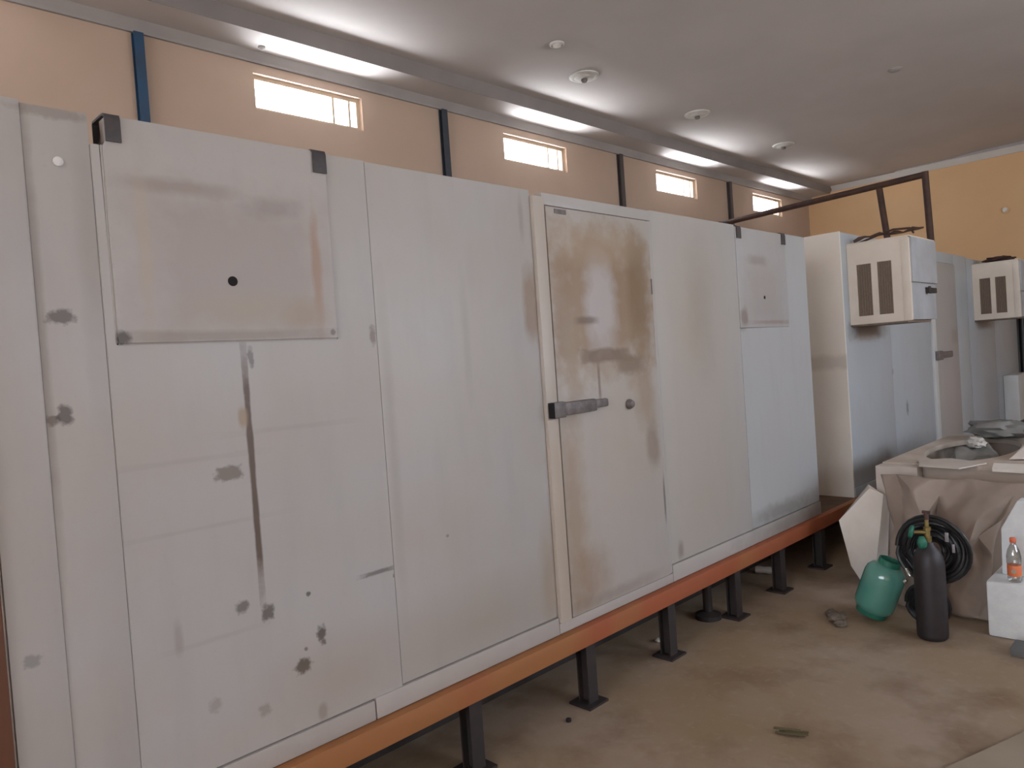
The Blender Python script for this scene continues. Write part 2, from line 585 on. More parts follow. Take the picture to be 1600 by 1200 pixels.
# ceiling fittings
ROSES = [((6.17, 2.32), 'round white plaster ceiling rose nearest the camera'),
         ((8.31, 2.27), 'round white plaster ceiling rose with a dark centre, second along the ceiling'),
         ((10.7, 2.27), 'small round ceiling rose farthest along the ceiling')]
for (x, y), lab in ROSES:
    zc = 4.715 + (3.035 - y) * 0.01 / 1.135
    o = thing('ceiling_rose', lab, 'ceiling rose', (x, y, zc), 'ceiling roses')
    build('rose_plate', MB().lathe([(0.155, 0.0), (0.155, -0.012), (0.13, -0.026), (0.105, -0.022), (0.085, -0.034), (0.05, -0.036)], (x, y, zc - 0.002)), M['plaster'], o)
    build('lamp_holder', MB().lathe([(0.03, -0.035), (0.034, -0.05), (0.026, -0.065), (0.0, -0.065)], (x, y, zc - 0.002)), M['latch'], o)
o = thing('ceiling_light', 'small white round flush ceiling light near the top of the picture', 'light', (5.35, 1.97, 4.717))
build('rim', MB().lathe([(0.07, 0.0), (0.07, -0.012), (0.055, -0.02), (0.05, -0.012), (0.05, 0.0)], (5.35, 1.97, 4.717)), M['plaster'], o)
build('diffuser', MB().lathe([(0.049, -0.006), (0.04, -0.022), (0.0, -0.03)], (5.35, 1.97, 4.717)), M['lamp_white'], o)
tag(build('ceiling_fitting', MB().lathe([(0.075, 0), (0.075, -0.012), (0.05, -0.03), (0.0, -0.032)], (9.12, 0.24, 4.790)), M['cornice'], loc=(9.12, 0.24, 4.790)),
    'faint grey round fitting on the plain ceiling at upper right', 'ceiling fitting')
tag(build('ceiling_hook', MB().lathe([(0.03, 0), (0.03, -0.01), (0.012, -0.025), (0.0, -0.03)], (3.11, 3.33, 4.599)), M['cornice'], loc=(3.11, 3.33, 4.599)),
    'tiny dark fitting on the sunlit ceiling strip above the largest window', 'ceiling fitting')
o = thing('wall_fitting', 'tiny bright white round fitting high on the ochre end wall', 'wall fitting', (XR, 0.29, 3.74))
build('backplate', MB().lathe([(0.06, 0.0), (0.06, 0.015), (0.045, 0.02), (0.0, 0.02)], (XR - 0.001, 0.29, 3.74), (-1, 0, 0)), M['wall_end'], o)
build('knob', MB().lathe([(0.035, 0.02), (0.035, 0.05), (0.0, 0.06)], (XR - 0.001, 0.29, 3.74), (-1, 0, 0)), M['lamp_white'], o)

# ------------------------------------------------------------------ raised steel platform
PZ = 0.41
pf = thing('platform', 'long raised steel platform with a rust-orange edge and dark legs under the white rooms', 'platform', (7.0, 1.4, 0))
build('edge_beam', MB().box(0.0, 14.35, -0.055, 0.0, 0.312, PZ - 0.002, 0.004), M['oxide'], pf)
build('deck', MB().box(0.0, 14.35, 0.0, 2.95, 0.385, PZ - 0.002), M['deck'], pf)
build('rear_light_block', MB().box(0.0, 14.35, 2.90, 2.95, 0.0, 0.385), M['dark_steel'], pf)  # added to keep light out from under the platform at the back
build('shade_skirt', MB().box(0.03, 14.35, 0.42, 0.44, 0.0, 0.31), M['dark_steel'], pf)  # dark sheet added to stand for the shade under the platform
build('end_light_block', MB().box(0.0, 0.03, 0.0, 2.90, 0.0, 0.385), M['dark_steel'], pf)  # added to block light coming under the platform from the left
for x in (0.5, 2.5, 4.5, 6.5, 8.5, 10.5, 12.5):
    build('cross_beam', MB().box(x - 0.03, x + 0.03, 0.0, 2.90, 0.315, 0.385), M['dark_steel'], pf)


def leg(x, y):
    mb = MB()
    mb.box(x - 0.036, x + 0.036, y - 0.036, y - 0.028, 0.012, 0.31).box(x - 0.036, x + 0.036, y + 0.028, y + 0.036, 0.012, 0.31)
    mb.box(x - 0.005, x + 0.005, y - 0.028, y + 0.028, 0.012, 0.31)
    lg = build('leg', mb, M['dark_steel'], pf)
    build('foot_plate', MB().box(x - 0.075, x + 0.075, y - 0.07, y + 0.07, 0.0, 0.012), M['dark_steel'], lg)
    return lg


for x in (0.55, 1.3, 2.08, 2.88, 3.63, 4.42, 5.08, 5.79, 6.6, 7.4, 8.2, 9.0):
    leg(x, -0.01)
for x in (2.5, 4.0, 5.5, 7.0):
    leg(x, 1.45)
# a short brace with a round foot beside the fourth leg
build('jack', MB().lathe([(0.085, 0.0), (0.085, 0.03), (0.03, 0.05), (0.03, 0.22), (0.055, 0.25), (0.055, 0.31)], (4.30, 0.12, 0.0)), M['dark_steel'], pf)

# ------------------------------------------------------------------ cold room nearest the camera
RT = 2.50            # roof level, the wall panels stand proud of it
P1 = [chip(0.62, 2.008, 0.032, 0.75, 1.3, 0.7), chip(0.61, 1.715, 0.024, 0.8, 1.0, 1.3), chip(0.578, 1.703, 0.018, 0.7),
      soft(0.64, 2.62, 0.09, 0.02, DIRT, 0.45, 0.4, 1.5, 2), soft(0.57, 2.0, 0.012, 0.6, DIRT, 0.35, 0.5, 1.5),
      soft(0.475, 1.02, 0.022, 0.018, (0.22, 0.22, 0.22), 0.6, 0.3, 2.2, 2), soft(0.72, 2.2, 0.03, 0.4, DIRT, 0.2, 0.6, 1.0)]
P2 = [(1.175, 1.46, 0.011, 0.40, (0.12, 0.078, 0.055), 0.92, 0.9, 0.30, 1.0, 1), chip(1.20, 1.86, 0.012, 0.6, 1, 3),
      (1.09, 1.468, 0.045, 0.024, (0.205, 0.175, 0.145), 0.85, 0.7, 0.20, 1.2, 2), soft(1.155, 1.655, 0.018, 0.035, TAN, 0.8, 0.3, 1.0, 1),
      chip(1.10, 1.00, 0.026, 0.7, 1.0, 0.9), chip(1.19, 0.955, 0.026, 0.8, 0.9, 1.3), chip(1.352, 0.978, 0.010, 0.85), chip(1.391, 0.82, 0.024, 0.9, 0.8, 1.2),
      chip(1.40, 0.785, 0.012, 0.8), chip(1.31, 0.722, 0.028, 0.95, 1.2, 1.0), chip(1.325, 0.78, 0.008, 0.7), soft(1.374, 0.53, 0.02, 0.03, DIRT, 0.5, 0.3, 1.2, 1),
      (1.665, 0.983, 0.075, 0.008, DARK, 0.6, 1.0, 0.4, 1.0, 2), chip(1.738, 0.95, 0.008, 0.6),
      soft(1.72, 1.93, 0.014, 0.035, DIRT, 0.7, 0.35, 1.4, 2), soft(0.98, 1.30, 0.22, 0.006, DIRT, 0.13, 0.7, 1.2, 1, 1.0), soft(0.95, 1.53, 0.20, 0.008, DIRT, 0.13, 0.7, 1.2, 1, 1.0),
      soft(1.35, 1.60, 0.20, 0.008, DIRT, 0.13, 0.7, 1.2, 1, 1.0), soft(1.0, 0.92, 0.13, 0.007, DIRT, 0.13, 0.7, 1.4, 1, 1.0),
      soft(0.88, 0.96, 0.012, 0.05, DIRT, 0.3, 0.5, 1.2, 1), soft(1.15, 0.62, 0.02, 0.02, DIRT, 0.45, 0.4, 2.0, 2), soft(0.98, 0.70, 0.02, 0.02, DIRT, 0.35, 0.4, 2.0, 2),
      soft(1.5, 0.62, 0.24, 0.12, TAN, 0.35, 0.8, 1.5, 0)]
P3 = [soft(2.66, 2.06, 0.05, 0.17, RUST, 0.60, 0.35, 0.9, 1), soft(2.63, 2.48, 0.015, 0.1, DIRT, 0.3, 0.5, 1.2), soft(2.66, 0.70, 0.05, 0.25, TAN, 0.5, 0.6, 1.2, 1),
      soft(2.2, 0.62, 0.5, 0.13, (0.34, 0.29, 0.22), 0.45, 0.9, 1.6, 0), soft(2.22, 1.9, 0.02, 0.22, DIRT, 0.16, 0.6, 1.4, 1), chip(2.03, 1.05, 0.008, 0.5),
      soft(1.78, 1.5, 0.02, 0.5, DIRT, 0.2, 0.7, 1.4)]
PD = [soft(3.22, 2.08, 0.44, 0.36, (0.30, 0.205, 0.125), 0.88, 0.35, 1.3, 1, 0.55), soft(3.20, 2.06, 0.13, 0.25, (0.47, 0.44, 0.43), 0.9, 0.35, 0.9, 1, 0.2),
      soft(3.06, 1.98, 0.10, 0.02, (0.15, 0.10, 0.07), 0.7, 0.4, 1.3, 1), soft(2.90, 2.02, 0.07, 0.26, (0.27, 0.185, 0.115), 0.7, 0.5, 1.1, 1),
      soft(3.55, 2.14, 0.09, 0.30, (0.25, 0.17, 0.10), 0.8, 0.4, 1.1, 1, 0.6), soft(3.22, 1.79, 0.20, 0.035, (0.17, 0.115, 0.08), 0.85, 0.3, 1.2, 1, 0.8),
      soft(3.45, 1.73, 0.13, 0.05, (0.18, 0.125, 0.085), 0.8, 0.35, 1.5, 1), soft(3.55, 1.55, 0.08, 0.18, (0.32, 0.23, 0.15), 0.65, 0.5, 1.3, 1),
      (3.14, 1.65, 0.010, 0.10, (0.17, 0.12, 0.09), 0.75, 1.0, 0.4, 0.5, 1), soft(2.93, 1.75, 0.05, 0.3, (0.33, 0.25, 0.17), 0.7, 0.6, 1.2, 1),
      soft(3.60, 1.25, 0.06, 0.12, (0.26, 0.20, 0.16), 0.75, 0.4, 1.1, 1), soft(3.685, 0.92, 0.010, 0.12, DARK, 0.6, 0.4, 0.6, 1),
      soft(2.87, 0.95, 0.08, 0.5, (0.34, 0.25, 0.17), 0.65, 0.6, 1.4, 1), soft(2.98, 0.62, 0.12, 0.14, RUST, 0.45, 0.7, 1.6, 1), soft(3.2, 0.50, 0.36, 0.03, DIRT, 0.35, 0.6, 1.4, 1),
      soft(3.39, 1.50, 0.03, 0.022, (0.20, 0.16, 0.14), 0.8, 0.3, 0.8, 2), soft(3.22, 2.38, 0.33, 0.09, (0.40, 0.31, 0.22), 0.55, 0.5, 1.5, 1), soft(3.35, 1.35, 0.2, 0.4, (0.45, 0.38, 0.30), 0.4, 0.8, 1.6, 1)]
P4 = [soft(4.1, 1.9, 0.35, 0.5, (0.40, 0.335, 0.26), 0.55, 0.8, 1.5, 0), soft(4.25, 2.1, 0.12, 0.35, DIRT, 0.18, 0.7, 1.3, 1), soft(4.2, 0.9, 0.4, 0.4, (0.42, 0.36, 0.29), 0.5, 0.8, 1.5, 0),
      soft(3.84, 0.58, 0.03, 0.05, DIRT, 0.55, 0.4, 1.2, 1)]
P5 = [soft(5.25, 0.56, 0.5, 0.06, (0.19, 0.175, 0.15), 0.6, 0.6, 1.8, 1), soft(4.79, 1.95, 0.045, 0.05, DIRT, 0.55, 0.4, 1.3, 1), soft(4.77, 2.05, 0.014, 0.1, DIRT, 0.4, 0.5, 1.0, 1)]
PP1 = [soft(1.19, 2.17, 0.33, 0.25, (0.36, 0.31, 0.275), 0.75, 0.35, 0.7, 1, 0.85), soft(1.0, 2.435, 0.16, 0.022, (0.30, 0.24, 0.20), 0.6, 0.6, 1.3, 1),
       soft(1.33, 2.40, 0.1, 0.035, (0.28, 0.24, 0.215), 0.55, 0.5, 1.4, 1), soft(1.485, 2.18, 0.018, 0.22, (0.36, 0.235, 0.155), 0.75, 0.5, 1.4, 1),
       soft(1.42, 2.01, 0.08, 0.05, (0.34, 0.255, 0.19), 0.6, 0.6, 1.3, 1), soft(1.15, 1.94, 0.35, 0.018, (0.27, 0.225, 0.18), 0.6, 0.5, 1.2, 1, 0.9),
       soft(0.785, 1.94, 0.02, 0.02, DARK, 0.8, 0.4, 1.4, 2), soft(1.22, 2.03, 0.22, 0.05, (0.40, 0.345, 0.26), 0.5, 0.7, 1.3, 1), soft(0.87, 2.22, 0.02, 0.2, (0.44, 0.37, 0.27), 0.5, 0.6, 1.1, 1),
       chip(1.535, 1.945, 0.012, 0.6)]
PP2 = [soft(5.12, 2.15, 0.28, 0.22, (0.36, 0.32, 0.30), 0.6, 0.4, 0.9, 1, 0.85), soft(5.05, 2.40, 0.16, 0.03, DIRT, 0.35, 0.5, 1.2, 1), soft(4.80, 1.99, 0.05, 0.06, DIRT, 0.65, 0.4, 1.2, 1),
       soft(5.2, 1.955, 0.28, 0.012, (0.30, 0.22, 0.19), 0.6, 0.5, 1.2, 1, 0.9)]

cr = thing('cold_room', 'largest white panelled cold room nearest the camera with brown stained door', 'cold room', (3.15, 1.45, PZ))
YT = 0.08            # panel thickness


def panel(x0, x1, z0, z1, m, parent, y0=0.0, bev=0.0025, name='wall_panel'):
    return build(name, MB().box(x0 + 0.0003, x1 - 0.0003, y0, YT, z0, z1, bev), m, parent)


panel(0.42, 0.56, PZ, 2.64, panel_mat('panel_a', WHITE, P1), cr)
panel(0.56, 0.738, PZ, 2.632, panel_mat('panel_b', WHITE, P1), cr, 0.004)
mB = panel_mat('panel_c', WHITE, P2)
w = MB().prism([(0.7385, 0.492), (1.7395, 0.492), (1.7395, 2.632), (1.5605, 2.632), (1.5605, 1.9175), (0.7655, 1.9175), (0.7655, 2.540), (0.7385, 2.540)], 1, 0, YT, 0.002)
build('wall_panel', w, mB, cr)
panel(1.74, 2.70, 0.500, 2.628, panel_mat('panel_d', WHITE, P3), cr)
mF = panel_mat('panel_e', (0.455, 0.445, 0.43), P4)
panel(3.73, 4.748, 0.515, 2.63, mF, cr)
mG = panel_mat('panel_f', (0.435, 0.44, 0.438), P5, warm=(0.42, 0.41, 0.395))
w = MB().prism([(4.7485, 0.515), (5.878, 0.515), (5.878, 2.625), (5.5105, 2.625), (5.5105, 1.9175), (4.7485, 1.9175)], 1, 0, YT, 0.002)
build('wall_panel', w, mG, cr)
# base trim strips
mT = panel_mat('base_trim', (0.44, 0.41, 0.385), [soft(5.3, 0.46, 0.6, 0.06, (0.22, 0.20, 0.175), 0.55, 0.6, 1.8, 1)], mottle=0.4)
for a, b, z1 in ((0.739, 1.599, 0.487), (1.602, 2.70, 0.494), (2.70, 3.729, 0.4635), (3.729, 5.885, 0.509)):
    build('base_trim', MB().box(a + 0.0015, b - 0.0015, -0.008, YT, PZ, z1, 0.003), mT, cr)
# door and its frame
mFr = panel_mat('door_frame', (0.52, 0.47, 0.415), [soft(2.745, 0.9, 0.06, 0.5, (0.46, 0.37, 0.27), 0.45, 0.6, 1.2, 1)], mottle=0.45)
fr = MB()
fr.box(2.702, 2.782, -0.022, YT, 0.466, 2.60, 0.004)
build('door_frame', fr, mFr, cr)
hd = MB().box(2.784, 3.728, -0.006, YT, 2.565, 2.625, 0.004).box(3.7005, 3.728, -0.006, YT, 0.466, 2.563, 0.004)
build('door_frame', hd, panel_mat('door_head', WHITE), cr)
mDoor = panel_mat('door_face', (0.46, 0.43, 0.40), PD)
dr = MB().box(2.80, 3.70, -0.012, YT - 0.01, 0.4645, 2.56, 0.010)
door = build('door', dr, mDoor, cr)
build('door_gasket', MB().box(2.7835, 2.7995, 0.002, YT - 0.01, 0.466, 2.564).box(2.7995, 3.70, 0.002, YT - 0.01, 2.5605, 2.5645), mat('shaded_pink_gasket', (0.36, 0.29, 0.265), None, 8, 0.7), door)  # gasket colour carries the shading of the door's left side
hb = MB()
hb.box(2.715, 2.80, -0.062, -0.0225, 1.492, 1.572, 0.006)
hb.box(2.80, 3.06, -0.055, -0.0125, 1.500, 1.566, 0.012)
hb.box(3.06, 3.165, -0.050, -0.022, 1.515, 1.560, 0.012)
hb.box(3.10, 3.14, -0.025, -0.0125, 1.52, 1.555)
lt = build('latch', hb, M['latch'], door)
build('strike_plate', MB().box(2.709, 2.7145, -0.060, -0.0225, 1.494, 1.570), M['black'], lt)
build('release_knob', MB().lathe([(0.028, 0), (0.028, 0.012), (0.018, 0.03), (0.0, 0.034)], (3.39, -0.0125, 1.508), (0, -1, 0)), M['latch'], door)
build('maker_plate', MB().box(2.865, 2.955, -0.015, -0.0125, 2.527, 2.550), M['latch'], door)
build('hinge_strip', MB().box(3.685, 3.692, -0.016, -0.0125, 2.13, 2.22), M['latch'], door)
# filled-in unit openings
pl = build('blanking_panel', MB().prism([(0.7658, 1.9178), (1.5602, 1.9178), (1.5602, 2.636), (0.786, 2.636), (0.786, 2.545), (0.7658, 2.545)], 1, -0.008, YT - 0.02, 0.006), panel_mat('blanking_face', (0.455, 0.435, 0.42), PP1, mottle=0.35), cr)
build('cable_hole', MB().lathe([(0.017, 0), (0.017, 0.002), (0.0, 0.002)], (1.153, -0.0081, 2.129), (0, -1, 0)), M['black'], pl)
pl2 = build('blanking_panel', MB().box(4.7488, 5.5102, -0.008, YT - 0.02, 1.9178, 2.620, 0.008), panel_mat('blanking_face_b', (0.43, 0.42, 0.415), PP2, mottle=0.3), cr)
build('cable_hole', MB().lathe([(0.012, 0), (0.012, 0.002), (0.0, 0.002)], (5.123, -0.0081, 2.134), (0, -1, 0)), M['black'], pl2)


def hook(x0, x1, zt, parent):
    """steel strap bent over the top of the wall panel"""
    pts = [(-0.0165, zt - 0.082), (-0.0165, zt - 0.012), (-0.010, zt + 0.004), (0.004, zt + 0.008), (0.10, zt + 0.008), (0.108, zt), (0.108, zt - 0.06),
           (0.102, zt - 0.06), (0.102, zt + 0.001), (0.006, zt + 0.001), (-0.0105, zt - 0.006), (-0.0105, zt - 0.082)]
    return build('hook', MB().prism(pts, 0, x0, x1), M['hook'], parent)


hook(0.780, 0.826, 2.634, pl)
hook(1.500, 1.556, 2.634, pl)
hook(4.756, 4.815, 2.620, pl2)
hook(5.445, 5.505, 2.620, pl2)
build('white_glint', MB().lathe([(0.014, 0), (0.014, 0.006), (0.008, 0.01), (0, 0.01)], (0.648, 0.0035, 2.472), (0, -1, 0)), M['lamp_white'], cr)  # white disc standing in for a bright reflection on the panel
# sides, back and roof
mS = panel_mat('side_panels', (0.56, 0.53, 0.49))
build('side_wall', MB().box(0.42, 0.50, YT + 0.001, 2.90, PZ, RT), mS, cr)
build('side_wall', MB().box(5.80, 5.878, YT + 0.001, 2.90, PZ, RT), mS, cr)
build('rear_wall', MB().box(0.501, 5.799, 2.82, 2.90, PZ, RT), mS, cr)
build('roof', MB().box(0.42, 5.878, YT + 0.001, 2.90, RT, RT + 0.04), mS, cr)

tag(build('wooden_board', MB().box(0.13, 0.412, -0.012, 0.022, PZ, 2.05, 0.003), M['brown_wood'], loc=(0.27, 0, PZ)),
    'dark brown wooden board standing at the left end of the largest cold room', 'board')

# ------------------------------------------------------------------ cold rooms farther along
PQ = [soft(7.15, 1.86, 0.36, 0.065, (0.14, 0.095, 0.07), 0.9, 0.45, 1.0, 1, 0.8), soft(7.1, 1.79, 0.26, 0.03, (0.30, 0.24, 0.20), 0.5, 0.6, 1.0, 1, 0.8),
      chip(8.12, 1.06, 0.05, 0.6, 0.7, 1.5), chip(7.75, 1.45, 0.03, 0.35), soft(8.0, 0.62, 0.9, 0.10, (0.24, 0.24, 0.24), 0.6, 0.8, 1.5, 1)]
PR = [soft(9.9, 1.75, 0.14, 0.08, DIRT, 0.5, 0.5, 1.4, 1), soft(9.6, 2.0, 0.4, 0.4, (0.40, 0.37, 0.35), 0.5, 0.8, 1.3, 1), soft(9.7, 1.1, 0.35, 0.35, (0.44, 0.38, 0.37), 0.5, 0.8, 1.3, 1)]
PS = [soft(11.3, 1.87, 0.30, 0.05, (0.20, 0.16, 0.14), 0.7, 0.5, 1.0, 1, 0.8), soft(11.8, 0.85, 0.55, 0.30, (0.33, 0.33, 0.34), 0.6, 0.25, 0.6, 1, 0.9)]
cr2 = thing('cold_room', 'second white cold room along the platform with a vented unit at its near corner', 'cold room', (8.6, 1.45, PZ))
H2 = 2.725
mC = panel_mat('cool_panel_a', WHITE_COOL, PQ, warm=(0.39, 0.40, 0.39))  # front panels tinted blue in colour for the cool light they face
for a, b in ((6.619, 7.75), (7.75, 9.02), (10.05, 10.58)):
    panel(a, b, PZ, H2, mC, cr2)
panel(9.02, 10.05, 2.605, H2, mC, cr2)
mDf = panel_mat('far_door_frame', (0.62, 0.62, 0.60), mottle=0.2)
build('door_frame', MB().box(9.03, 9.16, -0.02, YT, 0.46, 2.60, 0.004), mDf, cr2)
d2 = build('door', MB().box(9.17, 10.04, -0.014, YT - 0.01, 0.47, 2.60, 0.008), panel_mat('far_door_face', (0.37, 0.35, 0.33), PR), cr2)
build('latch', MB().box(9.07, 9.20, -0.07, -0.021, 1.50, 1.60, 0.008).box(9.20, 9.62, -0.06, -0.015, 1.515, 1.585, 0.014), M['latch'], d2)
build('base_trim', MB().box(6.619, 10.58, -0.008, 0.0, PZ, 0.49, 0.002), mC, cr2)
mS2 = panel_mat('warm_lit_side_panel', (0.80, 0.74, 0.655), [soft(6.6, 1.6, 0.2, 0.06, DIRT, 0.25, 0.4, 1.2, 1)], warm=(0.72, 0.64, 0.53))  # side walls lightened and warmed in colour for the light from the left
build('side_wall', MB().box(6.60, 6.68, YT + 0.001, 2.90, PZ, H2 + 0.005).box(6.60, 6.6185, 0.0, YT + 0.001, PZ, H2 + 0.005), mS2, cr2)
build('side_wall', MB().box(10.50, 10.58, YT + 0.001, 2.90, PZ, 2.6), mS2, cr2)
build('rear_wall', MB().box(6.68, 10.50, 2.82, 2.90, PZ, 2.6), mS2, cr2)
build('roof', MB().box(6.68, 10.58, YT + 0.001, 2.90, 2.6, 2.64), mS2, cr2)

cr3 = thing('cold_room', 'third white cold room, right behind the farther vented unit', 'cold room', (12.0, 1.45, PZ))
mC3 = panel_mat('cool_panel_b', (0.40, 0.425, 0.445), PS, warm=(0.36, 0.375, 0.385))  # cool front light tinted into this panel colour too
for a, b in ((10.60, 11.9), (11.9, 13.24)):
    panel(a, b, PZ, 2.71, mC3, cr3)
build('buffer_panel', MB().box(12.20, 12.95, -0.185, -0.001, 0.49, 1.15, 0.02), panel_mat('buffer_face', (0.62, 0.63, 0.62)), cr3)
build('side_wall', MB().box(10.60, 10.68, YT + 0.001, 2.90, PZ, 2.6), mS2, cr3)
build('side_wall', MB().box(13.16, 13.24, YT + 0.001, 2.90, PZ, 2.6), mS2, cr3)
build('rear_wall', MB().box(10.68, 13.16, 2.82, 2.90, PZ, 2.6), mS2, cr3)
build('roof', MB().box(10.60, 13.24, YT + 0.001, 2.90, 2.6, 2.64), mS2, cr3)
cr4 = thing('cold_room', 'farthest pale cold room panel beyond the dark gap at the right edge', 'cold room', (13.85, 1.45, PZ))
panel(13.42, 14.33, PZ, 2.70, mC3, cr4)
build('side_wall', MB().box(13.42, 13.50, YT + 0.001, 2.90, PZ, 2.6), mS2, cr4)
build('roof', MB().box(13.42, 14.33, YT + 0.001, 2.90, 2.6, 2.64), mS2, cr4)

# ------------------------------------------------------------------ wall-hung refrigeration units
X0 = 6.74
ac = thing('cooling_unit', 'cream wall-hung cooling unit with two brown grilles on the second cold room, the nearer one', 'cooling unit', (X0, 0, 1.92), 'wall-hung cooling units')
Z0, Z1 = 1.92, 2.625
D = -0.50
cs = MB()
cs.box(X0 + 0.012, X0 + 0.70, D + 0.012, -0.002, Z0, Z1 - 0.012, 0.006)
build('casing', cs, M['unit_cream'], ac)
ep = MB()
for a, b, c, d in holed(D, -0.002, Z0 - 0.006, Z1 - 0.005, [(-0.362, -0.248, 1.985, 2.435), (-0.197, -0.078, 1.985, 2.432)]):
    ep.box(X0, X0 + 0.012, a, b, c, d)
build('end_panel', ep, M['unit_cream'], ac)
build('front_edge', MB().box(X0 - 0.004, X0 + 0.03, D - 0.004, D + 0.06, Z0 - 0.004, Z1 - 0.02, 0.004), M['unit_cream'], ac)
build('top_lid', MB().box(X0 - 0.006, X0 + 0.71, D - 0.006, 0.0 - 0.002, Z1 - 0.011, Z1, 0.003), M['unit_cream'], ac)
for y0, y1 in ((-0.362, -0.248), (-0.197, -0.078)):
    g = build('vent_grille', MB().box(X0 + 0.009, X0 + 0.0118, y0, y1, 1.985, 2.433), M['grille'], ac)
    sl = MB()
    for k in range(6):
        y = y0 + (y1 - y0) * (k + 0.5) / 6
        sl.prism([(X0 + 0.001, y - 0.006), (X0 + 0.0088, y + 0.001), (X0 + 0.0088, y + 0.006), (X0 + 0.001, y - 0.001)], 2, 1.987, 2.431)
    build('louvres', sl, M['grille_slat'], g)
cv = build('front_cover', MB().box(X0 + 0.035, X0 + 0.70, D - 0.018, D + 0.0115, 2.235, Z1 - 0.013, 0.004), M['unit_grey'], ac)
build('front_base', MB().box(X0 + 0.035, X0 + 0.70, D + 0.002, D + 0.0115, Z0, 2.23, 0.002), M['unit_grey'], ac)
build('cover_catch', MB().box(X0 + 0.40, X0 + 0.66, D - 0.020, D + 0.0015, 2.150, 2.195, 0.004).box(X0 + 0.40, X0 + 0.46, D - 0.030, D - 0.020, 2.140, 2.205, 0.004), M['dark_steel'], cv)
build('drain_pan', MB().box(X0 + 0.02, X0 + 0.66, D + 0.04, -0.01, Z0 - 0.02, Z0 - 0.001, 0.003), M['grille'], ac)
ac2 = copy_tree(ac)
ac2.location = (10.854, 0, 1.935)
tag(ac2, 'cream wall-hung cooling unit with two brown grilles at the right edge, the farther one', 'cooling unit', 'wall-hung cooling units')

# bent strip and rag lying on the units
stp = MB()
pts = []
for i in range(15):
    t = i / 14
    y = 0.02 - 0.58 * t
    pts.append((X0 + 0.10 + 0.05 * math.sin(t * 5), y - 0.05, Z1 + 0.012 + 0.035 * max(0, math.sin(t * PI * 1.3 + 0.3)) * (1.2 - t) + 0.012 * math.sin(t * 13) ** 2 + 0.03 * t))
for i, (a, b) in enumerate(zip(pts, pts[1:])):
    pass
stp.tube(pts, [0.012 + 0.006 * math.sin(k * 1.7) for k in range(15)], 6)
stp.tube([(X0 + 0.16, -0.05, Z1 + 0.012), (X0 + 0.13, -0.22, Z1 + 0.05), (X0 + 0.10, -0.36, Z1 + 0.075), (X0 + 0.07, -0.50, Z1 + 0.06), (X0 + 0.06, -0.53, Z1 + 0.014)], 0.009, 6)
tag(build('metal_strip', stp, M['rust_pipe'], loc=(X0 + 0.1, -0.25, Z1)), 'bent brown metal strip lying on top of the nearer cooling unit', 'scrap metal')
tag(build('rag', MB().blob((11.0, -0.27, 2.64 + 0.035), (0.12, 0.16, 0.035), 3, 0.5, 2.2, 3.1), M['rust_pipe'], loc=(11.0, -0.27, 2.64)),
    'crumpled dark brown rag on top of the farther cooling unit', 'rag')

# steel pipe frame standing on the second cold room
pr = thing('pipe_frame', 'dark rusty pipe frame with two posts rising above the cold rooms', 'pipe', (9.36, 0.05, H2))
RZ = 3.585
build('rail', MB().tube([(9.30, 0.045, RZ), (9.46, 1.0, RZ), (9.62, 1.95, RZ), (9.78, 2.86, RZ)], 0.036, 12), M['rust_pipe'], pr)
build('post', MB().tube([(9.375, 0.04, H2 + 0.001), (9.30, 0.045, RZ + 0.035)], 0.036, 12), M['rust_pipe'], pr)
build('post', MB().tube([(9.47, 0.50, 2.641), (9.40, 0.57, RZ)], 0.036, 12), M['rust_pipe'], pr)
build('post', MB().tube([(9.82, 2.85, 2.641), (9.78, 2.86, RZ + 0.035)], 0.036, 12), M['rust_pipe'], pr)

# ------------------------------------------------------------------ heap beyond the platform
TZ = 0.85
bx = thing('crate', 'large beige crate with an oval opening full of scrap, beside the second cold room', 'crate', (6.7, -1.1, 0))
rim = MB()
X1, X2, Y1, Y2 = 5.86, 7.62, -1.72, -0.50
N = 48
oc, orx, ory = (6.80, -0.88), 0.70, 0.30
outer_t, inner_t, outer_b, inner_b = [], [], [], []
for k in range(N):
    a = 2 * PI * k / N
    ca, sa = math.cos(a), math.sin(a)
    hx, hy = (X2 - X1) / 2, (Y2 - Y1) / 2
    sc = 1 / max(abs(ca) / 1.0, abs(sa) / 1.0)
    ox, oy = (X1 + X2) / 2 + ca * sc * hx, (Y1 + Y2) / 2 + sa * sc * hy
    ix, iy = oc[0] + ca * orx, oc[1] + sa * ory
    for lst, x, y, z in ((outer_t, ox, oy, TZ), (inner_t, ix, iy, TZ - 0.01), (outer_b, ox, oy, TZ - 0.03), (inner_b, ix, iy, TZ - 0.05)):
        lst.append(rim.bm.verts.new((x, y, z)))
for k in range(N):
    j = (k + 1) % N
    for A, B in ((outer_t, inner_t), (inner_t, inner_b), (inner_b, outer_b), (outer_b, outer_t)):
        rim.bm.faces.new((A[k], A[j], B[j], B[k]))
build('rim', rim, M['crate'], bx)
t = 0.03
sd = MB()
sd.box(X1 + 0.02, X1 + 0.02 + t, Y1 + 0.02, Y2 - 0.02, 0.0, TZ - 0.031).box(X2 - 0.02 - t, X2 - 0.02, Y1 + 0.02, Y2 - 0.02, 0.0, TZ - 0.031)
sd.box(X1 + 0.02 + t, X2 - 0.02 - t, Y1 + 0.02, Y1 + 0.02 + t, 0.0, TZ - 0.031).box(X1 + 0.02 + t, X2 - 0.02 - t, Y2 - 0.02 - t, Y2 - 0.02, 0.0, TZ - 0.031)
build('sides', sd, M['crate'], bx)
build('bottom', MB().box(X1 + 0.02 + t, X2 - 0.02 - t, Y1 + 0.02 + t, Y2 - 0.02 - t, 0.0, 0.03), M['crate'], bx)

